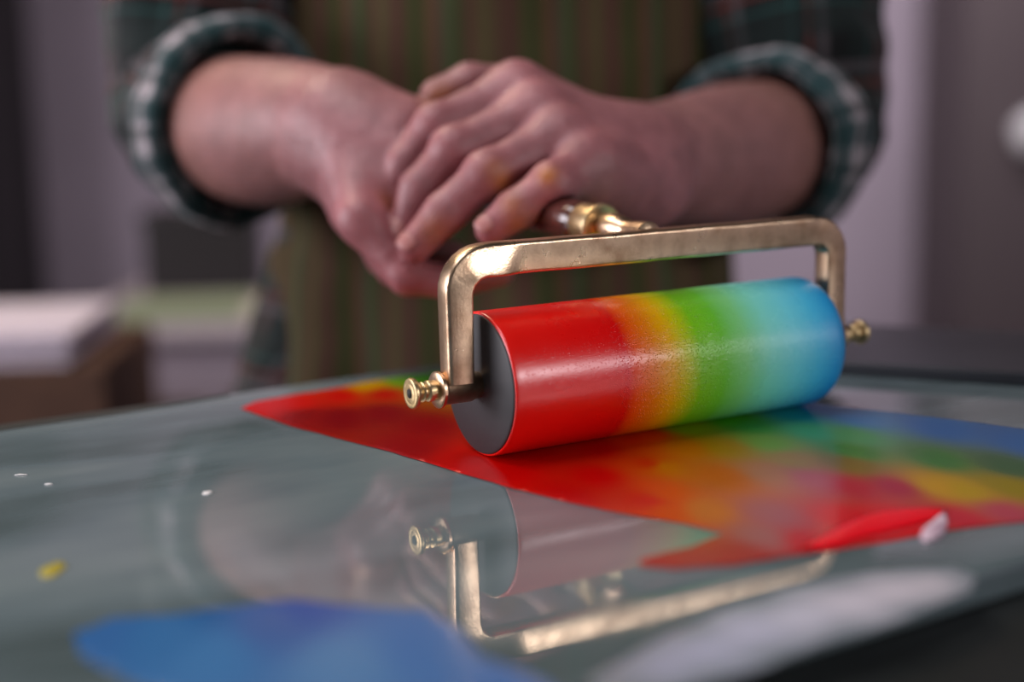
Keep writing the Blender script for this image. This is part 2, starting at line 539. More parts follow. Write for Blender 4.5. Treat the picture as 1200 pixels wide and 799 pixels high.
def glass_mat():
    m, nt, b = newmat('grey_glass')
    tc = nt.nodes.new('ShaderNodeTexCoord')
    n = nt.nodes.new('ShaderNodeTexNoise'); n.inputs['Scale'].default_value = 7; n.inputs['Detail'].default_value = 6
    mp = nt.nodes.new('ShaderNodeMapping'); mp.inputs['Scale'].default_value = (0.6, 1.6, 1); mp.inputs['Rotation'].default_value = (0, 0, -EA)
    nt.links.new(tc.outputs['Object'], mp.inputs['Vector'])
    nt.links.new(mp.outputs['Vector'], n.inputs['Vector'])
    r = nt.nodes.new('ShaderNodeValToRGB')
    els = r.color_ramp.elements
    els[0].position, els[0].color = 0.30, (*lin('465352'), 1)
    els[1].position, els[1].color = 0.72, (*lin('808d8e'), 1)
    e = els.new(0.5); e.color = (*lin('69787c'), 1)
    nt.links.new(n.outputs['Fac'], r.inputs['Fac'])
    nt.links.new(r.outputs['Color'], b.inputs['Base Color'])
    b.inputs['IOR'].default_value = 2.15
    n2 = nt.nodes.new('ShaderNodeTexNoise'); n2.inputs['Scale'].default_value = 22; n2.inputs['Detail'].default_value = 6
    nt.links.new(tc.outputs['Object'], n2.inputs['Vector'])
    rr = nt.nodes.new('ShaderNodeMapRange'); rr.inputs['To Min'].default_value, rr.inputs['To Max'].default_value = 0.02, 0.09
    rr.inputs['From Min'].default_value, rr.inputs['From Max'].default_value = 0.45, 0.75
    nt.links.new(n2.outputs['Fac'], rr.inputs['Value'])
    nt.links.new(rr.outputs['Result'], b.inputs['Roughness'])
    return m


M_glass = glass_mat()
M_edge = P('dark_edge_strip', (0.018, 0.022, 0.022), 0.4)
M_steel = P('dark_steel', (0.05, 0.05, 0.055), 0.45, metal=0.6)
slab = box('inking_slab', (glass_c.x, glass_c.y, -GT / 2), (GW, GD, GT), M_glass, None, bw=0.002, rz=EA)
tag(slab, 'wide glossy grey glass inking slab with rainbow ink on it, lying on the bench', 'inking slab', kind='thing')
M_bench_top = P('dark_bench_top', lin('1e2120'), 0.45, var=(lin('2a2e2c'), 8, 0.4, 0.65))
TH = 0.88 - GT - 0.0004
box('bench_top', (0, 0, TH - TT / 2), (TW, TDP, TT), M_bench_top, table, bw=0.003)
box('apron_frame', (0, 0, TH - TT - 0.0395), (TW - 0.10, TDP - 0.10, 0.078), M_steel, table, bw=0.003)
for sx in (-1, 1):
    for sy in (-1, 1):
        box('leg', (sx * (TW / 2 - 0.09), sy * (TDP / 2 - 0.09), (TH - TT) / 2 - 0.001), (0.06, 0.06, TH - TT - 0.002), M_steel, table, bw=0.004)

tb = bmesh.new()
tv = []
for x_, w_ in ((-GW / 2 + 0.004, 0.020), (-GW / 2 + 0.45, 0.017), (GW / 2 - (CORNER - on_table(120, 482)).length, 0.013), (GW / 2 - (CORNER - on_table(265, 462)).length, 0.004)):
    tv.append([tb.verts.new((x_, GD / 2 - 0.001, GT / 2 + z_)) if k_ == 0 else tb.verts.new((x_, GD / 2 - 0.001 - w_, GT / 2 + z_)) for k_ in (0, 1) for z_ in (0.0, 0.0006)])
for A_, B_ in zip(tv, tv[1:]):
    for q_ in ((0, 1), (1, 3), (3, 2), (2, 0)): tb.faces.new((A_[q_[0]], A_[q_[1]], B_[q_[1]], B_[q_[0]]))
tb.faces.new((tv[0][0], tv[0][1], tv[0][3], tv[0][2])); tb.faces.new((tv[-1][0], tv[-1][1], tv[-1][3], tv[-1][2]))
et = obj('edge_strip', tb, M_edge, slab, smooth=False)  # thin dark strip on the glass, narrowing to the right
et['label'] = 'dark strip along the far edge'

# black board lying across the far right corner
SB = on_table(985, 440).lerp(on_table(1200, 453.5), 0.5)
sd = (on_table(1200, 453.5) - on_table(985, 440)); sd.normalize()
sn = Vector((-sd.y, sd.x, 0))
bc = SB + sd * -0.01 + sn * 0.068
M_board = P('black_board', (0.022, 0.024, 0.03), 0.34, var=((0.035, 0.038, 0.046), 9, 0.35, 0.7))
board = box('black_slab', (bc.x, bc.y, 0.0005 + 0.0038), (0.36, 0.136, 0.0076), M_board, None, bw=0.0015, rz=math.atan2(sd.y, sd.x))
tag(board, 'flat black slab lying across the far right corner of the grey table', 'slab', kind='thing')

# ------------------------------------------------------------------ ink on the table
def film(name, poly_px, samples, z, mat, step=0.003, kmul=3.0, power=3.5, jag=0.0, gain=1.0):
    pts = [on_table(x, y) for x, y in poly_px]
    bd = []
    for a, b in zip(pts, pts[1:] + pts[:1]):
        n = max(1, int((b - a).length / 0.006))
        for i in range(n):
            q = a.lerp(b, i / n)
            d = Vector((b.y - a.y, a.x - b.x, 0)).normalized()
            q = q + d * (jag * (noise.noise(q * 60) + 0.5 * noise.noise(q * 170)))
            bd.append(q)
    v2 = [Vector((p.x, p.y)) for p in bd]
    nb = len(v2)
    xs = [p.x for p in v2]; ys = [p.y for p in v2]
    x = min(xs)
    while x < max(xs):
        y = min(ys)
        while y < max(ys):
            v2.append(Vector((x + random.uniform(-.2, .2) * step, y + random.uniform(-.2, .2) * step)))
            y += step
        x += step
    vs, es, fs, *_ = delaunay_2d_cdt(v2, [], [list(range(nb))], 1, 1e-6)
    bm = bmesh.new()
    bv = [bm.verts.new((p.x, p.y, z)) for p in vs]
    for f_ in fs:
        try: bm.faces.new([bv[i] for i in f_])
        except ValueError: pass
    for v in [v for v in bm.verts if not v.link_faces]: bm.verts.remove(v)
    for v in bm.verts:
        if any(len(e.link_faces) == 1 for e in v.link_edges): v.co.z = 0.0004
    o = obj(name, bm, mat)
    if samples:
        sp = np.array([[*on_table(x, y)[:2]] for x, y, _ in samples])
        sc = np.array([lin(c) for *_, c in samples]) * gain
        # weights are taken in the table's own axes, stretched along the rolling direction
        e1 = np.array([0.985, 0.17]); e2 = np.array([-0.17, 0.985])

        def fn(co):
            d = co[:, None, :2] - sp[None]
            dd = (d @ e1) ** 2 * kmul + (d @ e2) ** 2
            w = 1 / (dd + 2e-5) ** (power / 2)
            w /= w.sum(1, keepdims=True)
            return np.clip(w @ sc, 0, 1)
        set_colors(o, 'ink', fn)
    return o


M_ink = P('wet_ink', (0.5, 0, 0), 0.22, spec=0.22, bump=(700, 0.10, 0.0004))
attr_color(M_ink, 'ink')
ink_poly = [(283, 479), (300, 471), (340, 464), (385, 457), (420, 450), (450, 445), (490, 440), (600, 426), (760, 424), (900, 452), (962, 474), (1010, 480), (1100, 490), (1200, 503), (1320, 520), (1330, 590),
            (1200, 612), (1112, 622), (1052, 633), (980, 646), (941, 650), (860, 663), (790, 668), (748, 664), (752, 656), (810, 642), (850, 626), (800, 614), (740, 604), (680, 593), (600, 573), (520, 549), (460, 531), (400, 516), (340, 500)]
ink_samples = [(300, 476, 'f01008'), (350, 472, 'f00a04'), (400, 464, 'e80804'), (450, 462, 'd81004'), (360, 488, 'a00610'), (400, 490, '940414'), (450, 485, '980416'), (500, 500, '9c0412'), (480, 525, 'a40610'), (540, 545, 'e00404'), (600, 555, 'd80404'), (700, 560, 'd00404'), (660, 582, 'cc0404'),  # deep reds behind the drum have shade and dark reflection coloured in
               (764, 545, 'cc0404'), (764, 590, 'd60404'), (620, 530, 'd00404'), (700, 525, 'd40804'), (740, 515, 'e03000'),
               (776, 548, 'c87400'), (780, 580, 'e04a00'), (776, 598, 'd84800'), (850, 525, 'b48000'), (800, 525, 'd06a00'), (850, 560, 'd05808'), (830, 600, 'd06c30'), (765, 512, 'e83a00'), (800, 500, '9ab010'), (850, 491, '4cb010'), (880, 500, '46a020'), (900, 520, '80a830'),
               (960, 478, '0c7cc0'), (930, 486, '20a0a0'), (1000, 490, '2088c8'), (1100, 502, '3474b8'), (1200, 520, '346cac'), (1290, 540, '3464a0'), (1000, 512, '4eaa60'), (950, 505, '50b070'), (1000, 530, '409030'), (1100, 540, '408038'), (1180, 548, '406840'), (930, 540, 'b08040'), (1000, 546, '8a7020'),
               (900, 556, 'c07050'), (950, 562, 'c05860'), (1000, 572, 'c02838'), (1050, 572, 'b01838'), (1100, 572, 'd09c10'), (1130, 576, 'c09c00'), (1185, 572, '9c8800'), (1180, 602, 'c04858'), (1125, 608, 'd02838'), (1000, 612, 'e00018'), (1060, 612, 'e80010'), (950, 640, 'd00018'),
               (900, 605, 'b45860'), (890, 630, 'b06060'), (880, 652, 'b02828'), (800, 655, 'b03838'), (430, 451, 'e8b000'), (470, 446, '80c820'), (490, 443, '50b830'), (640, 440, '40a060'), (760, 440, '2090b0'), (560, 455, 'e08010')]
ink = film('ink_film', ink_poly, ink_samples, 0.0006, M_ink, jag=0.0008, gain=0.70)
tag(ink, 'wide rainbow film of wet ink rolled out under the roller, red to blue', 'ink')

M_blue = P('blue_ink', (0.1, 0.3, 0.6), 0.22)
attr_color(M_blue, 'ink')
blue_poly = [(85, 742), (130, 727), (200, 722), (300, 708), (345, 704), (420, 712), (500, 716), (540, 740), (560, 770), (640, 800), (700, 850), (300, 860), (150, 800), (95, 770)]
blue_s = [(110, 745, '2c70b4'), (200, 745, '2c78b8'), (235, 712, '1064a8'), (350, 712, '2a5cb0'), (250, 770, '3a82c0'), (400, 780, '5a90c4'), (500, 760, '4a80c0'), (600, 800, '5080c0'), (320, 730, '406cb0')]
blue = film('slab_patch', blue_poly, blue_s, 0.0006, M_blue, step=0.004, jag=0.002, gain=0.72)
tag(blue, 'blue smear of ink near the front edge of the picture', 'ink')

M_lav = P('pale_lavender_film', (0.4, 0.4, 0.45), 0.3)
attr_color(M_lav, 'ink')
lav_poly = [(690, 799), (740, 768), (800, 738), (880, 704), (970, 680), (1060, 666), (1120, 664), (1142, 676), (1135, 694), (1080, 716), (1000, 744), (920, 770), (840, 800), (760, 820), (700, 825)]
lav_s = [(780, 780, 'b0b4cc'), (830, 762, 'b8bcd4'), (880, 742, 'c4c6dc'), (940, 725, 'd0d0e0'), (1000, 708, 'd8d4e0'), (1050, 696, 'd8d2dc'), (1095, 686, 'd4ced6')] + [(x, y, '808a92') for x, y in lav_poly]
lav = film('slab_patch', lav_poly, lav_s, 0.0005, M_lav, step=0.004, jag=0.002, power=2.8, kmul=0.8, gain=0.84)  # pale band on the glass, greyer towards its outline
tag(lav, 'pale lavender band along the near right edge of the glass slab', 'ink')

# thick crimson streak; the glint at its end is a pale coloured dab
def mound(name, poly_px, h, mat, inset=0.5):
    pts = [on_table(x, y) for x, y in poly_px]
    pts = catmull(pts + [pts[0]], 5)[:-1]
    c = sum(pts, Vector()) / len(pts)
    bm = bmesh.new()
    prev = None
    for t, z in ((1.0, 0.0003), (0.96, 0.35 * h), (0.86, 0.68 * h), (0.7, 0.88 * h), (0.45, 0.98 * h), (0.15, h)):
        row = [bm.verts.new((*(c + (p - c) * t).xy, z + 0.00065)) for p in pts]
        if prev:
            for i in range(len(row)): bm.faces.new((prev[i], prev[(i + 1) % len(row)], row[(i + 1) % len(row)], row[i]))
        else: bm.faces.new(row[::-1])
        prev = row
    bm.faces.new(prev)
    return obj(name, bm, mat)


M_crimson = P('thick_red_ink', lin('e00018'), 0.3, spec=0.2, bump=(120, 0.2, 0.0006))
M_pale = P('pale_pink_glint', lin('dcc4d2'), 0.2, var=(lin('b092a4'), 160, 0.4, 0.62))
streak = mound('ink_streak', [(938, 645), (990, 618), (1030, 603), (1075, 597), (1106, 598), (1106, 606), (1080, 614), (1050, 622), (1010, 632), (965, 646)], 0.0008, M_crimson)
tag(streak, 'thick glossy crimson streak of ink lying right of the brass reflection', 'ink')
pale = mound('glint_dab', [(1078, 634), (1082, 622), (1094, 612), (1106, 602), (1110, 612), (1108, 624), (1098, 633), (1086, 637)], 0.0012, M_pale)
tag(pale, 'pale pink painted glint at the tip of the thick crimson ink streak', 'ink')


def fleck(px, py, rx, ry, mat, label, grp=None, h=0.0006):
    c = on_table(px, py)
    bm = bmesh.new()
    n = 18
    top = []
    ph = random.random() * 9
    for t, z in ((1.0, 0.00005), (0.8, 0.7 * h), (0.4, h)):
        row = []
        for i in range(n):
            a = 2 * PI * i / n
            k = t * (1 + 0.22 * noise.noise(Vector((math.cos(a) * 1.4 + ph, math.sin(a) * 1.4, ph))))
            row.append(bm.verts.new((math.cos(a) * rx * k, math.sin(a) * ry * k, z)))
        if top:
            for i in range(n): bm.faces.new((top[i], top[(i + 1) % n], row[(i + 1) % n], row[i]))
        else: bm.faces.new(row[::-1])
        top = row
    bm.faces.new(top)
    o = obj('paint_fleck', bm, mat, loc=(c.x, c.y, 0.0001))
    return tag(o, label, 'fleck', grp)


M_white = P('white_fleck', (0.72, 0.72, 0.72), 0.5)
M_yel = P('yellow_ink', lin('a89a20'), 0.35)
fleck(62, 668, 0.0042, 0.0085, M_yel, 'small yellow spot of ink on the bare table, left front')
fleck(25, 557, 0.0032, 0.0008, M_white, 'thin white fleck on the table, leftmost of the pale flecks')
fleck(57, 568, 0.0020, 0.0010, M_white, 'short white fleck on the table, second from the left')
fleck(243, 578, 0.0022, 0.0030, M_white, 'round soft white fleck on the table, largest of the pale flecks')
fleck(540, 500.5, 0.0008, 0.0016, M_white, 'tiny pale speck by the edge of the red ink')

# ------------------------------------------------------------------ the person
person = empty('person', (-0.005, 1.15, -0.88))
tag(person, 'person in dark plaid shirt and olive striped apron, both hands on the roller handle', 'person')
PI_M = Matrix.Translation(person.location).inverted()


def pobj(name, bm, mat, parent=None, **k):
    """person parts are modelled in world space"""
    o = obj(name, bm, mat, **k)
    o.parent = parent or person
    o.matrix_parent_inverse = PI_M if parent is None else Matrix.Identity(4)
    return o


class Field:
    def __init__(s, lo, hi, h):
        s.lo = np.array(lo, dtype=np.float32); s.h = h
        s.n = np.ceil((np.array(hi) - s.lo) / h).astype(int) + 1
        s.ax = [s.lo[i] + h * np.arange(s.n[i], dtype=np.float32) for i in range(3)]

    def blank(s): return np.full(s.n, 0.2, dtype=np.float32)

    def sl(s, pts, pad):
        a = np.min(pts, 0) - pad; b = np.max(pts, 0) + pad
        i0 = np.clip(np.floor((a - s.lo) / s.h).astype(int), 0, s.n); i1 = np.clip(np.ceil((b - s.lo) / s.h).astype(int) + 1, 0, s.n)
        return tuple(slice(x, y) for x, y in zip(i0, i1))

    def pts(s, sl):
        return np.meshgrid(*[s.ax[i][sl[i]] for i in range(3)], indexing='ij')

    def cone(s, D, a, b, ra, rb, k=0.0, pad=0.03, flat=None):
        """smooth-union a tapered capsule into D"""
        a = np.array(a, dtype=np.float32); b = np.array(b, dtype=np.float32)
        sl = s.sl([a, b], max(ra, rb) + pad)
        X, Y, Z = s.pts(sl)
        if X.size == 0: return
        ab = b - a
        L2 = float(ab @ ab) + 1e-12
        px, py, pz = X - a[0], Y - a[1], Z - a[2]
        t = np.clip((px * ab[0] + py * ab[1] + pz * ab[2]) / L2, 0, 1)
        dx, dy, dz = px - ab[0] * t, py - ab[1] * t, pz - ab[2] * t
        q = dx * dx + dy * dy + dz * dz
        if flat is not None:
            fdir, fs = flat      # squash along fdir
            fdir = np.array(fdir, dtype=np.float32); fdir /= np.linalg.norm(fdir)
            c = dx * fdir[0] + dy * fdir[1] + dz * fdir[2]
            q = q + c * c * (1 / fs ** 2 - 1)
        d = np.sqrt(q) - (ra + (rb - ra) * t)
        D[sl] = smin(D[sl], d, k)


def smin(a, b, k):
    if k <= 0: return np.minimum(a, b)
    h = np.maximum(k - np.abs(a - b), 0) / k
    return np.minimum(a, b) - h * h * k * 0.25


def surface_nets(D, lo, h):
    s = D < 0
    nx, ny, nz = D.shape
    c = np.zeros((nx - 1, ny - 1, nz - 1), dtype=np.uint8)
    offs = [(i, j, k) for i in (0, 1) for j in (0, 1) for k in (0, 1)]
    for i, j, k in offs: c += s[i:nx - 1 + i, j:ny - 1 + j, k:nz - 1 + k]
    act = np.argwhere((c > 0) & (c < 8))
    idx = np.full(c.shape, -1, dtype=np.int64)
    idx[tuple(act.T)] = np.arange(len(act))
    acc = np.zeros((len(act), 3)); cnt = np.zeros(len(act))
    for a in offs:
        for ax in range(3):
            if a[ax]: continue
            b = list(a); b[ax] = 1
            da = D[tuple((act + a).T)]; db = D[tuple((act + b).T)]
            m = (da < 0) != (db < 0)
            t = np.where(m, da / np.where(m, da - db, 1), 0)
            p = np.tile(np.array(a, float), (len(act), 1)); p[:, ax] += t
            acc[m] += p[m]; cnt[m] += 1
    V = lo + h * (act + acc / cnt[:, None])
    F = []
    for ax in range(3):
        u, v = (ax + 1) % 3, (ax + 2) % 3
        sa = [slice(1, n - 1) for n in D.shape]; sb = [slice(1, n - 1) for n in D.shape]
        sa[ax] = slice(0, D.shape[ax] - 1); sb[ax] = slice(1, D.shape[ax])
        A, B = s[tuple(sa)], s[tuple(sb)]
        e = np.argwhere(A != B)
        flip = A[tuple(e.T)]
        g = e + 1; g[:, ax] = e[:, ax]
        q = []
        for du, dv in ((-1, -1), (0, -1), (0, 0), (-1, 0)):
            w = g.copy(); w[:, u] += du; w[:, v] += dv
            q.append(idx[tuple(w.T)])
        q = np.stack(q, 1)
        q[~flip] = q[~flip][:, ::-1]
        F.append(q)
    return V, np.concatenate(F)


def build_arms():
    Fd = Field((-0.31, 0.70, 0.015), (0.30, 1.145, 0.245), 0.0016)
    A = lambda t: np.array(at(*t))
    # (person's right arm: on the left in the photograph)
    RE, RM, RM2, RW = A((238, 140, 1.08)), A((300, 154, 0.985)), A((350, 152, 0.92)), A((398, 152, 0.872))
    LE, LM, LM2, LW = A((930, 165, 1.08)), A((860, 182, 0.985)), A((800, 190, 0.92)), A((738, 192, 0.865))

    arm = Fd.blank()
    for e, m, m2, w, rad in ((RE, RM, RM2, RW, (0.046, 0.0500, 0.0435, 0.0335)), (LE, LM, LM2, LW, (0.046, 0.0490, 0.0415, 0.0325))):
        pts = catmull([Vector((*p, 0)) for p in (e, m, m2, w)], 8)
        rr = catmull([Vector((r_, 0, 0)) for r_ in rad], 8)
        for p, q, ra, rb in zip(pts, pts[1:], rr, rr[1:]):
            Fd.cone(arm, np.array(p[:3]), np.array(q[:3]), ra.x, rb.x, 0)
    # ---- right hand (underneath, closed round the grip)
    rm = [(424, 258, 0.800), (416, 248, 0.826), (411, 236, 0.850), (410, 222, 0.872)]
    rp = [(478, 322, 0.788), (464, 312, 0.815), (452, 302, 0.840), (446, 284, 0.864)]
    rd = [(530, 331, 0.786), (520, 322, 0.814), (505, 312, 0.840), (492, 296, 0.864)]
    rt = [(586, 319, 0.792), (575, 312, 0.818), (560, 304, 0.842), (532, 294, 0.866)]
    H1 = arm.copy()
    for i, m in enumerate(rm):
        w = RW + (np.array(A(m)) - A(rm[1])) * 0.55
        Fd.cone(H1, w, A(m), 0.0165, 0.0128, 0.014)
    Fd.cone(H1, RW, A((470, 225, 0.835)), 0.022, 0.021, 0.02)       # palm mass
    Fd.cone(H1, A((430, 170, 0.85)), A((490, 240, 0.83)), 0.02, 0.02, 0.02)
    Fd.cone(H1, A((404, 150, 0.872)), A((478, 162, 0.852)), 0.0275, 0.0245, 0.02)
    # wrist bone
    Fd.cone(H1, A((372, 190, 0.868)), A((378, 196, 0.862)), 0.012, 0.011, 0.02)
    fingers = []
    for i in range(4):
        f = Fd.blank()
        sc = (1.0, 1.02, 0.97, 0.86)[i]
        Fd.cone(f, A(rm[i]), A(rp[i]), 0.0122 * sc, 0.0114 * sc, 0)
        Fd.cone(f, A(rp[i]), A(rd[i]), 0.0112 * sc, 0.0098 * sc, 0.004)
        Fd.cone(f, A(rd[i]), A(rt[i]), 0.0097 * sc, 0.0082 * sc, 0.004)
        fingers.append((f, 0.010))
    th = Fd.blank()
    Fd.cone(th, A((430, 165, 0.845)), A((500, 196, 0.825)), 0.016, 0.0135, 0.004)
    Fd.cone(th, A((500, 196, 0.825)), A((560, 212, 0.815)), 0.0125, 0.0112, 0.004)
    Fd.cone(th, A((560, 212, 0.815)), A((598, 222, 0.81)), 0.0112, 0.009, 0.004)
    fingers.append((th, 0.012))
    R = H1.copy()
    for f, k in fingers:
        R = smin(R, smin(H1, f, k), 0.0012)
    # ---- left hand (on top, fingers laid over the other hand)
    lm = [(606, 106, 0.842), (632, 132, 0.824), (660, 160, 0.808), (690, 192, 0.794)]
    lp = [(512, 147, 0.822), (533, 175, 0.803), (572, 204, 0.784), (648, 216, 0.768)]
    ld = [(474, 194, 0.818), (492, 222, 0.800), (521, 250, 0.780), (604, 246, 0.766)]
    lt = [(453, 236, 0.816), (474, 268, 0.797), (486, 288, 0.777), (576, 268, 0.765)]
    H2 = arm.copy()
    for i, m in enumerate(lm):
        w = LW + (np.array(A(m)) - A(lm[1])) * 0.55
        Fd.cone(H2, w, A(m), 0.0165, 0.0130, 0.016)
    Fd.cone(H2, LW, A((625, 168, 0.835)), 0.022, 0.017, 0.02)
    Fd.cone(H2, A((700, 165, 0.85)), A((612, 130, 0.845)), 0.018, 0.016, 0.02)
    Fd.cone(H2, A((700, 205, 0.800)), A((745, 222, 0.850)), 0.0175, 0.022, 0.016)
    Fd.cone(H2, A((752, 208, 0.862)), A((745, 190, 0.862)), 0.022, 0.030, 0.016)
    fl = []
    for i in range(4):
        f = Fd.blank()
        sc = (1.02, 1.05, 1.06, 1.0)[i]
        Fd.cone(f, A(lm[i]), A(lp[i]), 0.0138 * sc, 0.0120 * sc, 0)
        Fd.cone(f, A(lp[i]), A(lp[i]) + (A(lp[i]) - A(lm[i])) * 0.03, 0.0122 * sc, 0.0122 * sc, 0.006)
        Fd.cone(f, A(lp[i]), A(ld[i]), 0.0119 * sc, 0.0108 * sc, 0.003)
        Fd.cone(f, A(ld[i]), A(lt[i]), 0.0108 * sc, 0.0092 * sc, 0.004)
        fl.append((f, 0.013))
    th = Fd.blank()
    Fd.cone(th, A((700, 150, 0.868)), A((612, 100, 0.868)), 0.016, 0.0125, 0.004)
    Fd.cone(th, A((612, 100, 0.868)), A((550, 97, 0.864)), 0.0122, 0.0112, 0.004)
    Fd.cone(th, A((550, 97, 0.864)), A((511, 112, 0.858)), 0.0114, 0.0100, 0.005)
    fl.append((th, 0.010))
    # tendons and knuckles
    for i, m in enumerate(lm):
        Fd.cone(H2, LW * 0.35 + A(m) * 0.65 + UP_NP * 0.006, A(m) + UP_NP * 0.001, 0.0085, 0.0112, 0.012)
    L = H2.copy()
    for f, k in fl:
        L = smin(L, smin(H2, f, k), 0.0016)
    D = np.minimum(R, L)
    # flesh does not enter the wooden grip
    g = Fd.blank()
    Fd.cone(g, np.array(HM @ Vector((0, 0.058, 0))), np.array(HM @ Vector((0, 0.168, 0))), 0.0124, 0.0124, 0)
    D = np.maximum(D, -g)
    V, F = surface_nets(D, Fd.lo.astype(float), Fd.h)
    return V, F, dict(lp=[A(x) for x in lp], lm=[A(x) for x in lm], lt=[A(x) for x in lt], ld=[A(x) for x in ld], rm=[A(x) for x in rm], rp=[A(x) for x in rp], RE=RE, RW=RW, LE=LE, LW=LW)


UP_NP = np.array((0, -0.25, 0.97))
V1, F1, J = build_arms()
RE, RW, LE, LW = [Vector(J[k]) for k in ('RE', 'RW', 'LE', 'LW')]
RSH, LSH = Vector((-0.185, 1.16, 0.42)), Vector((0.175, 1.16, 0.42))


def build_trunk():
    Fd = Field((-0.36, 0.93, -0.25), (0.36, 1.36, 0.87), 0.007)
    D = Fd.blank()
    v = np.array
    for e, s_ in ((RE, RSH), (LE, LSH)):
        Fd.cone(D, v(e), v(s_), 0.042, 0.052, 0.03, 0.06)
        Fd.cone(D, v(s_), v((0, 1.17, 0.44)), 0.055, 0.07, 0.04, 0.06)
    Fd.cone(D, v((-0.005, 1.155, -0.2)), v((-0.005, 1.155, 0.1)), 0.15, 0.145, 0.05, 0.08, flat=((0, 1, 0), 0.62))
    Fd.cone(D, v((-0.005, 1.155, 0.1)), v((-0.005, 1.165, 0.36)), 0.145, 0.16, 0.05, 0.08, flat=((0, 1, 0), 0.62))
    Fd.cone(D, v((-0.005, 1.165, 0.42)), v((-0.005, 1.15, 0.56)), 0.062, 0.056, 0.05, 0.06)
    # head looking down at the roller
    Fd.cone(D, v((-0.005, 1.14, 0.70)), v((-0.005, 1.115, 0.70)), 0.090, 0.082, 0.03, 0.06)
    Fd.cone(D, v((-0.005, 1.095, 0.62)), v((-0.005, 1.075, 0.605)), 0.058, 0.042, 0.05, 0.06)
    Fd.cone(D, v((-0.005, 1.030, 0.680)), v((-0.005, 1.012, 0.650)), 0.010, 0.014, 0.012, 0.06)   # nose
    for sx in (-1, 1):
        Fd.cone(D, v((-0.005 + sx * 0.088, 1.135, 0.66)), v((-0.005 + sx * 0.092, 1.142, 0.69)), 0.012, 0.017, 0.010, 0.05, flat=((1, 0, 0), 0.5))  # ears
        Fd.cone(D, v((-0.005 + sx * 0.034, 1.040, 0.700)), v((-0.005 + sx * 0.012, 1.034, 0.698)), 0.012, 0.010, 0.012, 0.05)       # brow
    Fd.cone(D, v((-0.027, 1.040, 0.622)), v((0.017, 1.040, 0.622)), 0.010, 0.010, 0.012, 0.05)   # mouth
    return surface_nets(D, Fd.lo.astype(float), Fd.h)


V2, F2 = build_trunk()


def skin_mat():
    m, nt, b = newmat('skin')
    b.inputs['Roughness'].default_value = 0.42
    b.inputs['Specular IOR Level'].default_value = 0.45
    b.inputs['Subsurface Weight'].default_value = 0.12
    b.inputs['Subsurface Radius'].default_value = (1.0, 0.35, 0.2)
    b.inputs['Subsurface Scale'].default_value = 0.006
    tc = nt.nodes.new('ShaderNodeTexCoord')
    n1 = nt.nodes.new('ShaderNodeTexNoise'); n1.inputs['Scale'].default_value = 120; n1.inputs['Detail'].default_value = 6
    n2 = nt.nodes.new('ShaderNodeTexVoronoi'); n2.inputs['Scale'].default_value = 900
    for n in (n1, n2): nt.links.new(tc.outputs['Object'], n.inputs['Vector'])
    ad = nt.nodes.new('ShaderNodeMath'); ad.operation = 'MULTIPLY_ADD'; ad.inputs[1].default_value = 0.25
    nt.links.new(n2.outputs['Distance'], ad.inputs[0]); nt.links.new(n1.outputs['Fac'], ad.inputs[2])
    bp = nt.nodes.new('ShaderNodeBump'); bp.inputs['Strength'].default_value = 0.42; bp.inputs['Distance'].default_value = 0.0022
    nt.links.new(ad.outputs[0], bp.inputs['Height'])
    nt.links.new(bp.outputs['Normal'], b.inputs['Normal'])
    attr_color(m, 'skin')
    return m


M_skin = skin_mat()
verts = np.concatenate([V1, V2]).tolist()
faces = np.concatenate([F1, F2 + len(V1)]).tolist()
body = pobj('body', (verts, faces), M_skin)


def skin_colors(co):
    co = co.astype(np.float64)
    base = np.array(lin('a4726c')); red = np.array(lin('a4626a')); tan = np.array(lin('9c6c54')); ink_ = np.array(lin('b06a1c'))
    c = np.tile(base, (len(co), 1))
    # hands are pinker than the forearms
    hand = np.clip((0.885 - co[:, 1]) / 0.06, 0, 1)[:, None] * 0.45
    c = c * (1 - hand) + red * hand
    arm_ = np.clip((co[:, 1] - 0.92) / 0.08, 0, 1)[:, None] * 0.5
    c = c * (1 - arm_) + tan * arm_
    nz = np.array([noise.fractal(Vector(p) * 38, 1.0, 2.0, 3) for p in co])[:, None]
    n2_ = np.array([noise.fractal(Vector(p) * 120 + Vector((5, 1, 2)), 1.0, 2.0, 2) for p in co])[:, None]
    c = c * (1 + 0.20 * nz + 0.14 * n2_) * np.array((0.84, 0.86, 0.92))
    for p in J['lp'] + J['lm'] + J['rm'] + J['rp'] + J['lt']:
        w = np.exp(-(((co - p) ** 2).sum(1)) / (2 * 0.010 ** 2))[:, None] * 0.35
        c = c * (1 - w) + np.array(lin('aa5258')) * w
    spots = [((590, 212, 0.772), 0.0052, 0.75), ((642, 206, 0.757), 0.0040, 0.9), ((600, 240, 0.757), 0.0045, 0.5), ((448, 240, 0.806), 0.0045, 0.8), ((605, 262, 0.757), 0.004, 0.45), ((510, 270, 0.768), 0.006, 0.4), ((520, 120, 0.85), 0.007, 0.7), ((505, 138, 0.845), 0.006, 0.6), ((578, 196, 0.772), 0.004, 0.35)]
    for q, r_, st in spots:
        p = np.array(at(*q))
        dd = ((co - p) ** 2).sum(1)
        w = np.exp(-dd / (2 * r_ ** 2))[:, None] * st
        c = c * (1 - w) + ink_ * w
    return np.clip(c, 0, 1)


set_colors(body, 'skin', skin_colors)

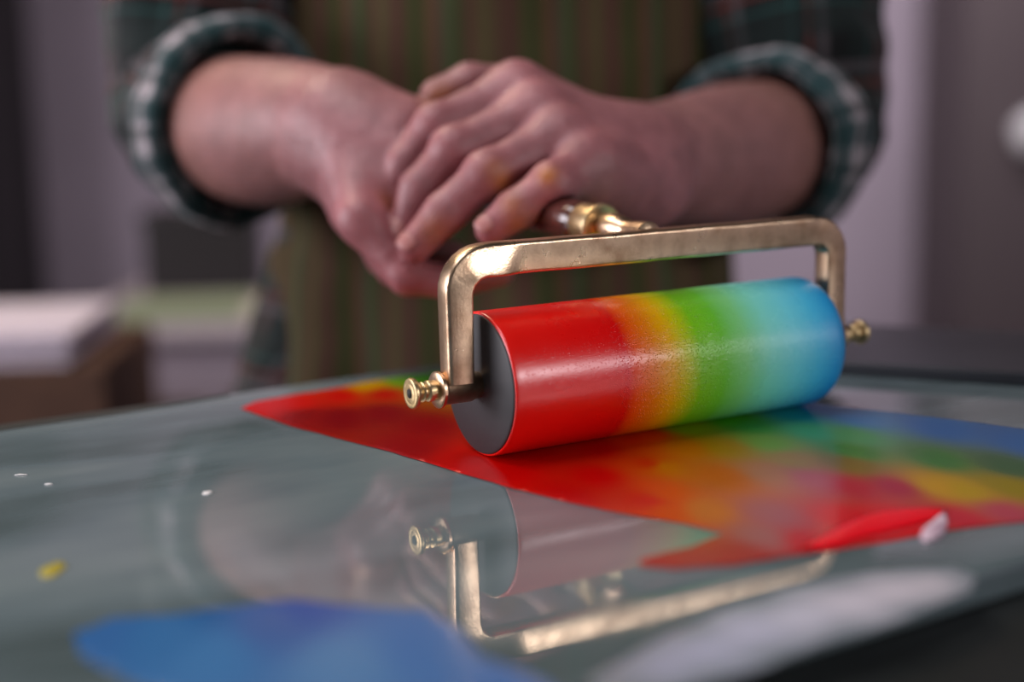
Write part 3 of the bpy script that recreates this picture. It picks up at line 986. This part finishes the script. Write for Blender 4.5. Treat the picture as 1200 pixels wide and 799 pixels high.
# fingernails
M_nail = P('fingernail', lin('b07874'), 0.32)
for i in range(4):
    t, d = Vector(J['lt'][i]), Vector(J['ld'][i])
    ax = (t - d).normalized()
    out = (Vector((-0.35, -0.75, 0.55)) - ax * Vector((-0.35, -0.75, 0.55)).dot(ax)).normalized()
    side = ax.cross(out)
    r_ = 0.0090 * (1.02, 1.05, 1.06, 1.0)[i]
    bm = bmesh.new()
    gr = []
    for u in range(7):
        row = []
        for w in range(9):
            aa = (w / 8 - 0.5) * 1.25
            uu = (u / 6 - 0.5)
            kk = 1 - 0.5 * abs(uu * 2) ** 4
            row.append(bm.verts.new(t + ax * (0.0015 + uu * 0.0095) + (out * math.cos(aa * kk) + side * math.sin(aa * kk)) * (r_ + 0.0002 - 0.0011 * max(0, uu))))
        gr.append(row)
    for A_, B_ in zip(gr, gr[1:]):
        for w in range(8): bm.faces.new((A_[w], A_[w + 1], B_[w + 1], B_[w]))
    nl = pobj('fingernail', bm, M_nail)
    so = nl.modifiers.new('s', 'SOLIDIFY'); so.thickness = 0.0008; so.offset = -0.5

# shirt
def wr(p, a, L, amp=0.006, f=14):
    return amp * noise.noise(Vector((p.x * f, p.y * f, p.z * f * 1.5))) + amp * 0.6 * noise.noise(Vector((p.x * f * 2.6, p.y * f * 2.6, p.z * f * 3 + 7)))


M_shirt = plaid('plaid_dark', lin('101213'), [(0.25, 0.30, lin('14201f'), 0.65), (0.70, 0.10, lin('6e6468'), 0.35), (0.86, 0.05, lin('6a3a34'), 0.6), (0.05, 0.05, lin('2b5a56'), 0.4)], 0.06)
M_cuff = plaid('plaid_cuff', lin('9a9498'), [(0.22, 0.40, lin('1e3c3e'), 0.85), (0.62, 0.16, lin('161f20'), 0.85), (0.82, 0.10, lin('a89ca0'), 0.6)], 0.040)
bm = bmesh.new()
rings = []
for z, hw, hd, cy in ((-0.16, 0.205, 0.112, 1.165), (-0.08, 0.200, 0.110, 1.163), (0.0, 0.185, 0.108, 1.158), (0.1, 0.168, 0.108, 1.157), (0.2, 0.175, 0.112, 1.16), (0.3, 0.185, 0.118, 1.165), (0.38, 0.180, 0.112, 1.168), (0.44, 0.14, 0.09, 1.168), (0.475, 0.085, 0.075, 1.165), (0.50, 0.072, 0.070, 1.160)):
    dx = max(0.0, hw - 0.166)
    rings.append((Vector((-0.005 - (dx if z < 0.1 else 0), cy, z)), Vector((hw, 0, 0)), Vector((0, hd, 0))))
fine_r = []
for a_, b_ in zip(rings, rings[1:]):
    for k in range(4):
        t = k / 4
        fine_r.append(tuple(p.lerp(q, t) for p, q in zip(a_, b_)))
fine_r.append(rings[-1])
loft(bm, fine_r, 96, disp=lambda p, a, L: wr(p, a, L, 0.005), power=2.3)
sleeve_open = {}
for E_, W_, SH, sg in ((RE, RW, RSH, -1), (LE, LW, LSH, 1)):
    fdir = (W_ - E_).normalized()
    op = E_ + fdir * (0.074 if sg < 0 else 0.072)
    out = Vector((sg, 0, 0))
    path = catmull([SH + Vector((-sg * 0.01, 0, 0.02)), SH.lerp(E_, 0.4) + out * 0.012, SH.lerp(E_, 0.78) + out * 0.012 + Vector((0, 0.004, 0)), E_ + Vector((sg * 0.004, 0.012, 0.012)), E_ + fdir * 0.035, op], 9)
    R_ = []
    N_ = len(path)
    for i, c in enumerate(path):
        t = i / (N_ - 1)
        tg = (path[min(i + 1, N_ - 1)] - path[max(i - 1, 0)]).normalized()
        X = Vector((0, 1, 0)).cross(tg)
        X = (Vector((1, 0, 0)) - tg * tg.x).normalized()
        Y = tg.cross(X).normalized()
        rad = 0.076 + (0.066 - 0.076) * min(1, t * 1.6)
        if t > 0.8: rad = 0.066 - 0.003 * (t - 0.8) / 0.2
        R_.append((c, X * rad, Y * rad))
    loft(bm, R_[:-4], 72, disp=lambda p, a, L: wr(p, a, L, 0.008, 16))
    sleeve_open[sg] = (op, fdir)
shirt = pobj('shirt', bm, M_shirt)
so = shirt.modifiers.new('s', 'SOLIDIFY'); so.thickness = 0.0025; so.offset = 0
for sg, (op, fdir) in sleeve_open.items():
    bm = bmesh.new()
    X = (Vector((1, 0, 0)) - fdir * fdir.x).normalized()
    Y = fdir.cross(X).normalized()
    R_ = []
    prof = [(-0.036, 0.0690), (-0.031, 0.0715), (-0.018, 0.0735), (-0.004, 0.0735), (0.005, 0.0715), (0.009, 0.0670), (0.008, 0.0600), (0.003, 0.0565), (-0.008, 0.0560), (-0.026, 0.0580)]
    pp = catmull([Vector((t, r_, 0)) for t, r_ in prof], 4)
    for q in pp:
        R_.append((op + fdir * q.x, X * q.y, Y * q.y))
    loft(bm, R_, 96, disp=lambda p, a, L: wr(p, a, L, 0.0045, 22) + 0.0035 * math.sin(a * 2 + sg), uvr=0.07, diag=True)
    # the loft's length UV is measured along the axis; stretch it along the fold instead
    pobj('rolled_cuff', bm, M_cuff, shirt)
bm = bmesh.new()
cr = []
for k, (r_, z) in enumerate(((0.070, 0.495), (0.078, 0.52), (0.080, 0.535), (0.084, 0.53), (0.098, 0.485), (0.092, 0.478))):
    cr.append((Vector((-0.005, 1.158, z)), Vector((r_, 0, 0)), Vector((0, r_ * 0.95, 0))))
loft(bm, cr, 64, disp=lambda p, a, L: wr(p, a, L, 0.003))
pobj('collar', bm, M_shirt, shirt)

# apron: bib and skirt, one sheet that wraps the front of the torso
M_apron = apron_mat()
bm = bmesh.new()
ar = []
zs = [-0.36 + 0.02 * i for i in range(40)]
for z in zs:
    hw, hd = 0.190, 0.126
    if z > 0.05: hw, hd = 0.182, 0.125
    ar.append((Vector((-0.005 - (0.003 if z <= 0.05 else 0.0), 1.157, z)), Vector((hw, 0, 0)), Vector((0, hd, 0))))
def a_arc(j):
    z = zs[j]
    half = 1.72 if z < 0.04 else (1.72 - (z - 0.04) / 0.12 * 0.72 if z < 0.16 else 1.0 - (z - 0.16) * 0.7)
    return (-PI / 2 - half, -PI / 2 + half)
def apron_disp(p, a, L):
    fold = 0.006 * math.sin(a * 7 + p.z * 3) + 0.004 * math.sin(a * 13 + 1.3 + p.z * 5)
    low = max(0.0, min(1.0, (0.05 - p.z) / 0.15))
    return fold * (0.25 + low) + wr(p, a, L, 0.003) + 0.008 * low
loft(bm, ar, 110, disp=apron_disp, arc=a_arc, power=2.2)
apron = pobj('apron', bm, M_apron)
so = apron.modifiers.new('s', 'SOLIDIFY'); so.thickness = 0.002; so.offset = 0
for sx in (-1, 1):
    bm = bmesh.new()
    pts = catmull([Vector((-0.005 + sx * 0.072, 1.036, 0.40)), Vector((-0.005 + sx * 0.085, 1.075, 0.475)), Vector((-0.005 + sx * 0.098, 1.16, 0.497)), Vector((-0.005 + sx * 0.07, 1.255, 0.47)), Vector((-0.005 + sx * 0.03, 1.285, 0.36))], 8)
    R_ = []
    for i, c in enumerate(pts):
        tg = (pts[min(i + 1, len(pts) - 1)] - pts[max(i - 1, 0)]).normalized()
        X = (Vector((1, 0, 0)) - tg * tg.x).normalized()
        R_.append((c, X * 0.016, tg.cross(X) * 0.0022))
    loft(bm, R_, 16, cap0=True, cap1=True)
    pobj('strap', bm, M_apron, apron)

# trousers, shoes, hair
M_trouser = P('dark_trousers', (0.02, 0.022, 0.03), 0.85)
bm = bmesh.new()
for sx in (-1, 1):
    tr = []
    for z, r_, x in ((-0.855, 0.062, 0.105), (-0.7, 0.065, 0.10), (-0.45, 0.075, 0.095), (-0.25, 0.09, 0.088), (-0.12, 0.096, 0.078)):
        tr.append((Vector((-0.005 + sx * x, 1.16, z)), Vector((r_, 0, 0)), Vector((0, r_ * 1.05, 0))))
    f2 = []
    for a_, b_ in zip(tr, tr[1:]):
        for k in range(5): f2.append(tuple(p.lerp(q, k / 5) for p, q in zip(a_, b_)))
    f2.append(tr[-1])
    loft(bm, f2, 48, disp=lambda p, a, L: wr(p, a, L, 0.005), cap0=True, cap1=True)
pobj('trousers', bm, M_trouser)
M_shoe = P('black_shoe', (0.015, 0.014, 0.014), 0.4)
for sx in (-1, 1):
    bm = bmesh.new()
    sr = []
    for y, w, h in ((1.225, 0.030, 0.050), (1.20, 0.040, 0.085), (1.14, 0.044, 0.085), (1.08, 0.046, 0.060), (1.02, 0.050, 0.046), (0.985, 0.044, 0.038), (0.965, 0.022, 0.026)):
        sr.append((Vector((-0.005 + sx * 0.11, y, -0.88 + h / 2)), Vector((w, 0, 0)), Vector((0, 0, h / 2))))
    loft(bm, sr, 32, cap0=True, cap1=True, power=2.6)
    pobj('shoe', bm, M_shoe)
bm = bmesh.new()
bmesh.ops.create_uvsphere(bm, u_segments=40, v_segments=24, radius=1)
for v in bm.verts:
    n_ = v.co.copy()
    v.co = Vector((-0.005 + n_.x * 0.096, 1.137 + n_.y * 0.112, 0.712 + n_.z * 0.098))
    v.co += n_ * 0.004 * noise.noise(v.co * 60)
bmesh.ops.delete(bm, geom=[v for v in bm.verts if (v.co.z < 0.745 - (v.co.y - 1.03) * 0.75)], context='VERTS')
pobj('hair', bm, P('brown_hair', (0.05, 0.03, 0.02), 0.6, bump=(200, 0.6, 0.004)))

# ------------------------------------------------------------------ the room
M_wall = P('mauve_plaster', lin('a89aa6'), 0.9, var=(lin('9c909a'), 1.4, 0.35, 0.7))
M_floor = P('studio_floor', lin('4a4446'), 0.6, var=(lin('3a3436'), 3, 0.4, 0.6))
M_ceil = P('dark_ceiling', lin('3c3c3a'), 0.9)
FZ, CZ, BY = -0.88, 1.50, 4.8
tag(box('floor', (0, 1.2, FZ - 0.03), (6.4, 7.4, 0.06), M_floor), kind='structure')
tag(box('ceiling', (0, 1.2, CZ + 0.05), (6.4, 7.4, 0.1), M_ceil), kind='structure')
tag(box('wall_back', (0, BY + 0.05, (FZ + CZ) / 2), (6.4, 0.1, CZ - FZ), M_wall), kind='structure')
WY0, WY1, WZ0, WZ1 = -0.6, 1.5, 0.05, 1.25


def wall_with_window(name, x, y0, y1, z0, z1):
    bm = bmesh.new()
    a, b = -2.5, BY
    add_box(bm, (x, (a + y0) / 2, (FZ + CZ) / 2), (0.1, y0 - a, CZ - FZ))
    add_box(bm, (x, (y1 + b) / 2, (FZ + CZ) / 2), (0.1, b - y1, CZ - FZ))
    add_box(bm, (x, (y0 + y1) / 2, (FZ + z0) / 2), (0.1, y1 - y0, z0 - FZ))
    add_box(bm, (x, (y0 + y1) / 2, (CZ + z1) / 2), (0.1, y1 - y0, CZ - z1))
    return tag(obj(name, bm, M_wall, smooth=False), kind='structure')


def window(name, x, y0, y1, z0, z1):
    m = P('window_paint', (0.6, 0.6, 0.6), 0.5)
    w = empty(name, (x, (y0 + y1) / 2, z0)); tag(w, kind='structure')
    W, H = y1 - y0, z1 - z0
    bm = bmesh.new()
    for c, s_ in (((0, -W / 2 + 0.025, H / 2), (0.07, 0.05, H)), ((0, W / 2 - 0.025, H / 2), (0.07, 0.05, H)), ((0, 0, 0.025), (0.07, W, 0.05)), ((0, 0, H - 0.025), (0.07, W, 0.05)), ((0, 0, H / 2), (0.05, 0.035, H))):
        add_box(bm, c, s_)
    obj('window_frame', bm, m, w, smooth=False)
    return w


wall_with_window('wall_left', -2.9, -0.4, 1.6, 0.0, 1.30)
window('window_1', -2.9, -0.4, 1.6, 0.0, 1.30)
wall_with_window('wall_right', 2.9, -2.2, -0.6, 0.68, 1.44)
window('window_2', 2.9, -2.2, -0.6, 0.68, 1.44)

# ---- background furniture, far out of focus
M_cup = P('grey_brown_cupboard', lin('504547'), 0.6)
cup = empty('cupboard', (1.86, 4.5, FZ))
tag(cup, 'tall grey brown cupboard against the far wall at the right', 'cupboard')
box('carcass', (0, 0, 1.10), (0.98, 0.46, 2.16), M_cup, cup, bw=0.006)
for sx in (-1, 1):
    dr = box('door', (sx * 0.243, -0.242, 1.12), (0.478, 0.022, 2.04), M_cup, cup, bw=0.004)
    bm = bmesh.new(); lathe(bm, [(-0.03, 0.006), (-0.025, 0.012), (-0.012, 0.010), (-0.008, 0.005), (0.0, 0.006)], 'Y', (0, 0, 0), 24)
    obj('knob', bm, M_brass, dr, loc=(-sx * 0.2, -0.011, -0.15))

lampw = at(1207, 154, 4.22)
wl = empty('wall_lamp', (lampw.x, 4.247, lampw.z))
tag(wl, 'small round white lamp, unlit, fixed to the cupboard door at the right edge', 'lamp')
M_opal = P('opal_white', (0.7, 0.68, 0.68), 0.4)
bm = bmesh.new(); lathe(bm, [(-0.022, 0.030), (-0.018, 0.038), (-0.0005, 0.040)], 'Y', (0, 0, 0), 40)
obj('base_plate', bm, M_opal, wl, autos=40)
bm = bmesh.new(); bmesh.ops.create_uvsphere(bm, u_segments=40, v_segments=24, radius=1)
for v in bm.verts: v.co = Vector((v.co.x * 0.048, v.co.y * 0.045 - 0.05, v.co.z * 0.062 + 0.012 * v.co.x))
obj('globe', bm, M_opal, wl)

M_blackcab = P('black_lacquer', lin('1c1819'), 0.5)
cab = empty('tall_cabinet', (-2.06, 4.45, FZ))
tag(cab, 'tall black cabinet against the far wall at the left', 'cabinet')
box('carcass', (0, 0, 1.06), (1.0, 0.5, 2.1), M_blackcab, cab, bw=0.006)
for sx in (-1, 1):
    dr = box('door', (sx * 0.248, -0.262, 1.08), (0.488, 0.022, 1.98), M_blackcab, cab, bw=0.004)
    bm = bmesh.new(); lathe(bm, [(-0.03, 0.006), (-0.025, 0.012), (-0.012, 0.010), (-0.008, 0.005), (0.0, 0.006)], 'Y', (0, 0, 0), 24)
    obj('knob', bm, M_brass, dr, loc=(-sx * 0.2, -0.011, -0.1))

# plan chest behind the person's elbow
M_chest = P('mauve_grey_paint', lin('9a8c96'), 0.6)
chest = empty('plan_chest', (-0.36, 2.34, FZ))
tag(chest, 'low pale mauve plan chest with shallow drawers behind the apron', 'chest')
CH = 0.70
box('carcass', (0, 0, CH / 2 + 0.01), (0.62, 0.56, CH - 0.02), M_chest, chest, bw=0.004)
box('top', (0, -0.01, CH), (0.66, 0.60, 0.022), P('pale_top', lin('a89ca4'), 0.5), chest, bw=0.004)
for i in range(5):
    d_ = box('drawer', (0, -0.288, 0.10 + i * 0.125), (0.58, 0.02, 0.112), M_chest, chest, bw=0.003)
    bm = bmesh.new(); add_box(bm, (0, -0.016, 0.0), (0.12, 0.012, 0.02))
    h_ = obj('handle', bm, M_steel, d_, autos=30)
    bevel(h_, 0.003)
ctz = FZ + CH + 0.011
M_green = P('green_cover', lin('8c967a'), 0.7)
M_paper = P('paper', lin('d8cdd8'), 0.8)
M_cream = P('cream_card', lin('bcb2a4'), 0.8)
def sheet_stack(name, c, s_, mat, label, cat, rz=0.0, layers=5):
    bm = bmesh.new()
    h = s_[2] / layers
    for i in range(layers):
        add_box(bm, (random.uniform(-.004, .004), random.uniform(-.004, .004), h * (i + 0.5)), (s_[0], s_[1], h * 0.97), Matrix.Rotation(random.uniform(-.03, .03), 4, 'Z'))
    return tag(obj(name, bm, mat, smooth=False, loc=c, rot=(0, 0, rz)), label, cat)
sheet_stack('card_pile', (-0.50, 2.16, ctz + 0.0005), (0.20, 0.15, 0.020), M_green, 'pale green pile of card on the plan chest', 'card', 0.1, 4)
sheet_stack('paper_pile', (-0.33, 2.17, ctz + 0.0005), (0.12, 0.18, 0.024), M_cream, 'cream pile of paper beside the green card', 'paper', -0.15, 4)
crate = empty('dark_case', (-0.535, 2.46, ctz + 0.0005), 0.05)
tag(crate, 'black lidded case standing at the back of the plan chest', 'case')
box('case_body', (0, 0, 0.060), (0.19, 0.14, 0.120), M_blackcab, crate, bw=0.005)
box('lid', (0, 0, 0.130), (0.198, 0.148, 0.020), M_blackcab, crate, bw=0.005)

# side bench with cardboard box and paper
M_bench = P('bench_wood', lin('4c3a34'), 0.6, var=(lin('3a2c28'), 6, 0.4, 0.6))
bench = empty('side_bench', (-0.70, 1.74, FZ))
tag(bench, 'low dark wooden bench left of the person, behind the table', 'bench')
BH = 0.62
box('seat_board', (0, 0, BH - 0.015), (0.52, 0.44, 0.03), M_bench, bench, bw=0.004)
for sx in (-1, 1):
    for sy in (-1, 1):
        box('leg', (sx * 0.22, sy * 0.18, (BH - 0.03) / 2), (0.045, 0.045, BH - 0.031), M_bench, bench, bw=0.004)
M_box = P('brown_cardboard', lin('6a4a38'), 0.85, var=(lin('553a2c'), 9, 0.4, 0.6))
cbx = empty('cardboard_box', (-0.665, 1.74, FZ + BH + 0.0005), 0.06)
tag(cbx, 'brown cardboard box on the low bench, under the white paper', 'box')
bm = bmesh.new()
W, Dp, H, t = 0.36, 0.30, 0.115, 0.005
for c, s_ in (((0, -Dp / 2, H / 2), (W, t, H)), ((0, Dp / 2, H / 2), (W, t, H)), ((-W / 2, 0, H / 2), (t, Dp - t, H)), ((W / 2, 0, H / 2), (t, Dp - t, H)), ((0, 0, t / 2), (W - t, Dp - t, t))):
    add_box(bm, c, s_)
obj('box_body', bm, M_box, cbx, smooth=False)
for sy in (-1, 1):
    box('flap', (0, sy * (Dp / 4 + 0.0012), H + 0.003), (W, Dp / 2 - 0.004, 0.005), M_box, cbx)
sheet_stack('paper_ream', (-0.665, 1.72, FZ + BH + 0.0005 + 0.1215), (0.29, 0.24, 0.040), M_paper, 'thick stack of white paper on the brown cardboard box', 'paper', 0.06, 8)

# ------------------------------------------------------------------ light
def area(name, loc, target, sx, sy, power, col):
    l = bpy.data.lights.new(name, 'AREA')
    l.shape = 'RECTANGLE'; l.size, l.size_y = sx, sy
    l.energy = power; l.color = col
    o = bpy.data.objects.new(name, l)
    o.location = loc
    o.rotation_euler = (Vector(target) - Vector(loc)).to_track_quat('-Z', 'Y').to_euler()
    COL.objects.link(o)
    return o


area('window_daylight', (-2.82, 0.6, 0.65), (0, 0.75, 0.35), 1.9, 1.2, 80, (0.98, 0.93, 1.0))
area('window_daylight', (2.82, -1.4, 1.06), (0, 0.7, 0.1), 1.2, 0.46, 38, (1.0, 0.96, 1.0))
area('ceiling_area_light', (-0.75, 1.75, 1.44), (-0.2, 1.0, 0.0), 0.9, 0.3, 14, (1.0, 0.78, 0.56))
area('ceiling_area_light', (-0.55, 0.62, 1.44), (-0.1, 0.85, 0), 1.2, 0.4, 14, (1.0, 0.95, 0.99))
area('ceiling_area_light', (0.9, 3.3, 1.44), (0.9, 4.6, -0.1), 1.2, 0.4, 44, (1.0, 0.93, 1.0))  # added to brighten the right of the back wall, no fixture modelled

W_ = bpy.data.worlds.new('World')
S.world = W_
W_.use_nodes = True
W_.node_tree.nodes['Background'].inputs['Color'].default_value = (0.50, 0.48, 0.55, 1)
W_.node_tree.nodes['Background'].inputs['Strength'].default_value = 0.15

# ------------------------------------------------------------------ camera
cd = bpy.data.cameras.new('Camera')
cam = bpy.data.objects.new('Camera', cd)
COL.objects.link(cam)
M = Matrix((RT, UP, -FW)).transposed().to_4x4()
M.translation = EYE
cam.matrix_world = M
cd.sensor_fit = 'HORIZONTAL'
cd.sensor_width = 36.0
cd.lens = FPX / 1200 * 36
cd.clip_start = 0.01
cd.dof.use_dof = True
cd.dof.focus_distance = 0.655
cd.dof.aperture_fstop = 2.25
S.camera = cam

S.view_settings.view_transform = 'Standard'
S.view_settings.look = 'None'
S.view_settings.exposure = 0.0
S.view_settings.gamma = 1.0
S.view_settings.use_curve_mapping = False
S.cycles.use_denoising = True
try:
    S.cycles.denoiser = 'OPENIMAGEDENOISE'
except Exception:
    pass
S.cycles.max_bounces = 6
S.cycles.sample_clamp_indirect = 4.0
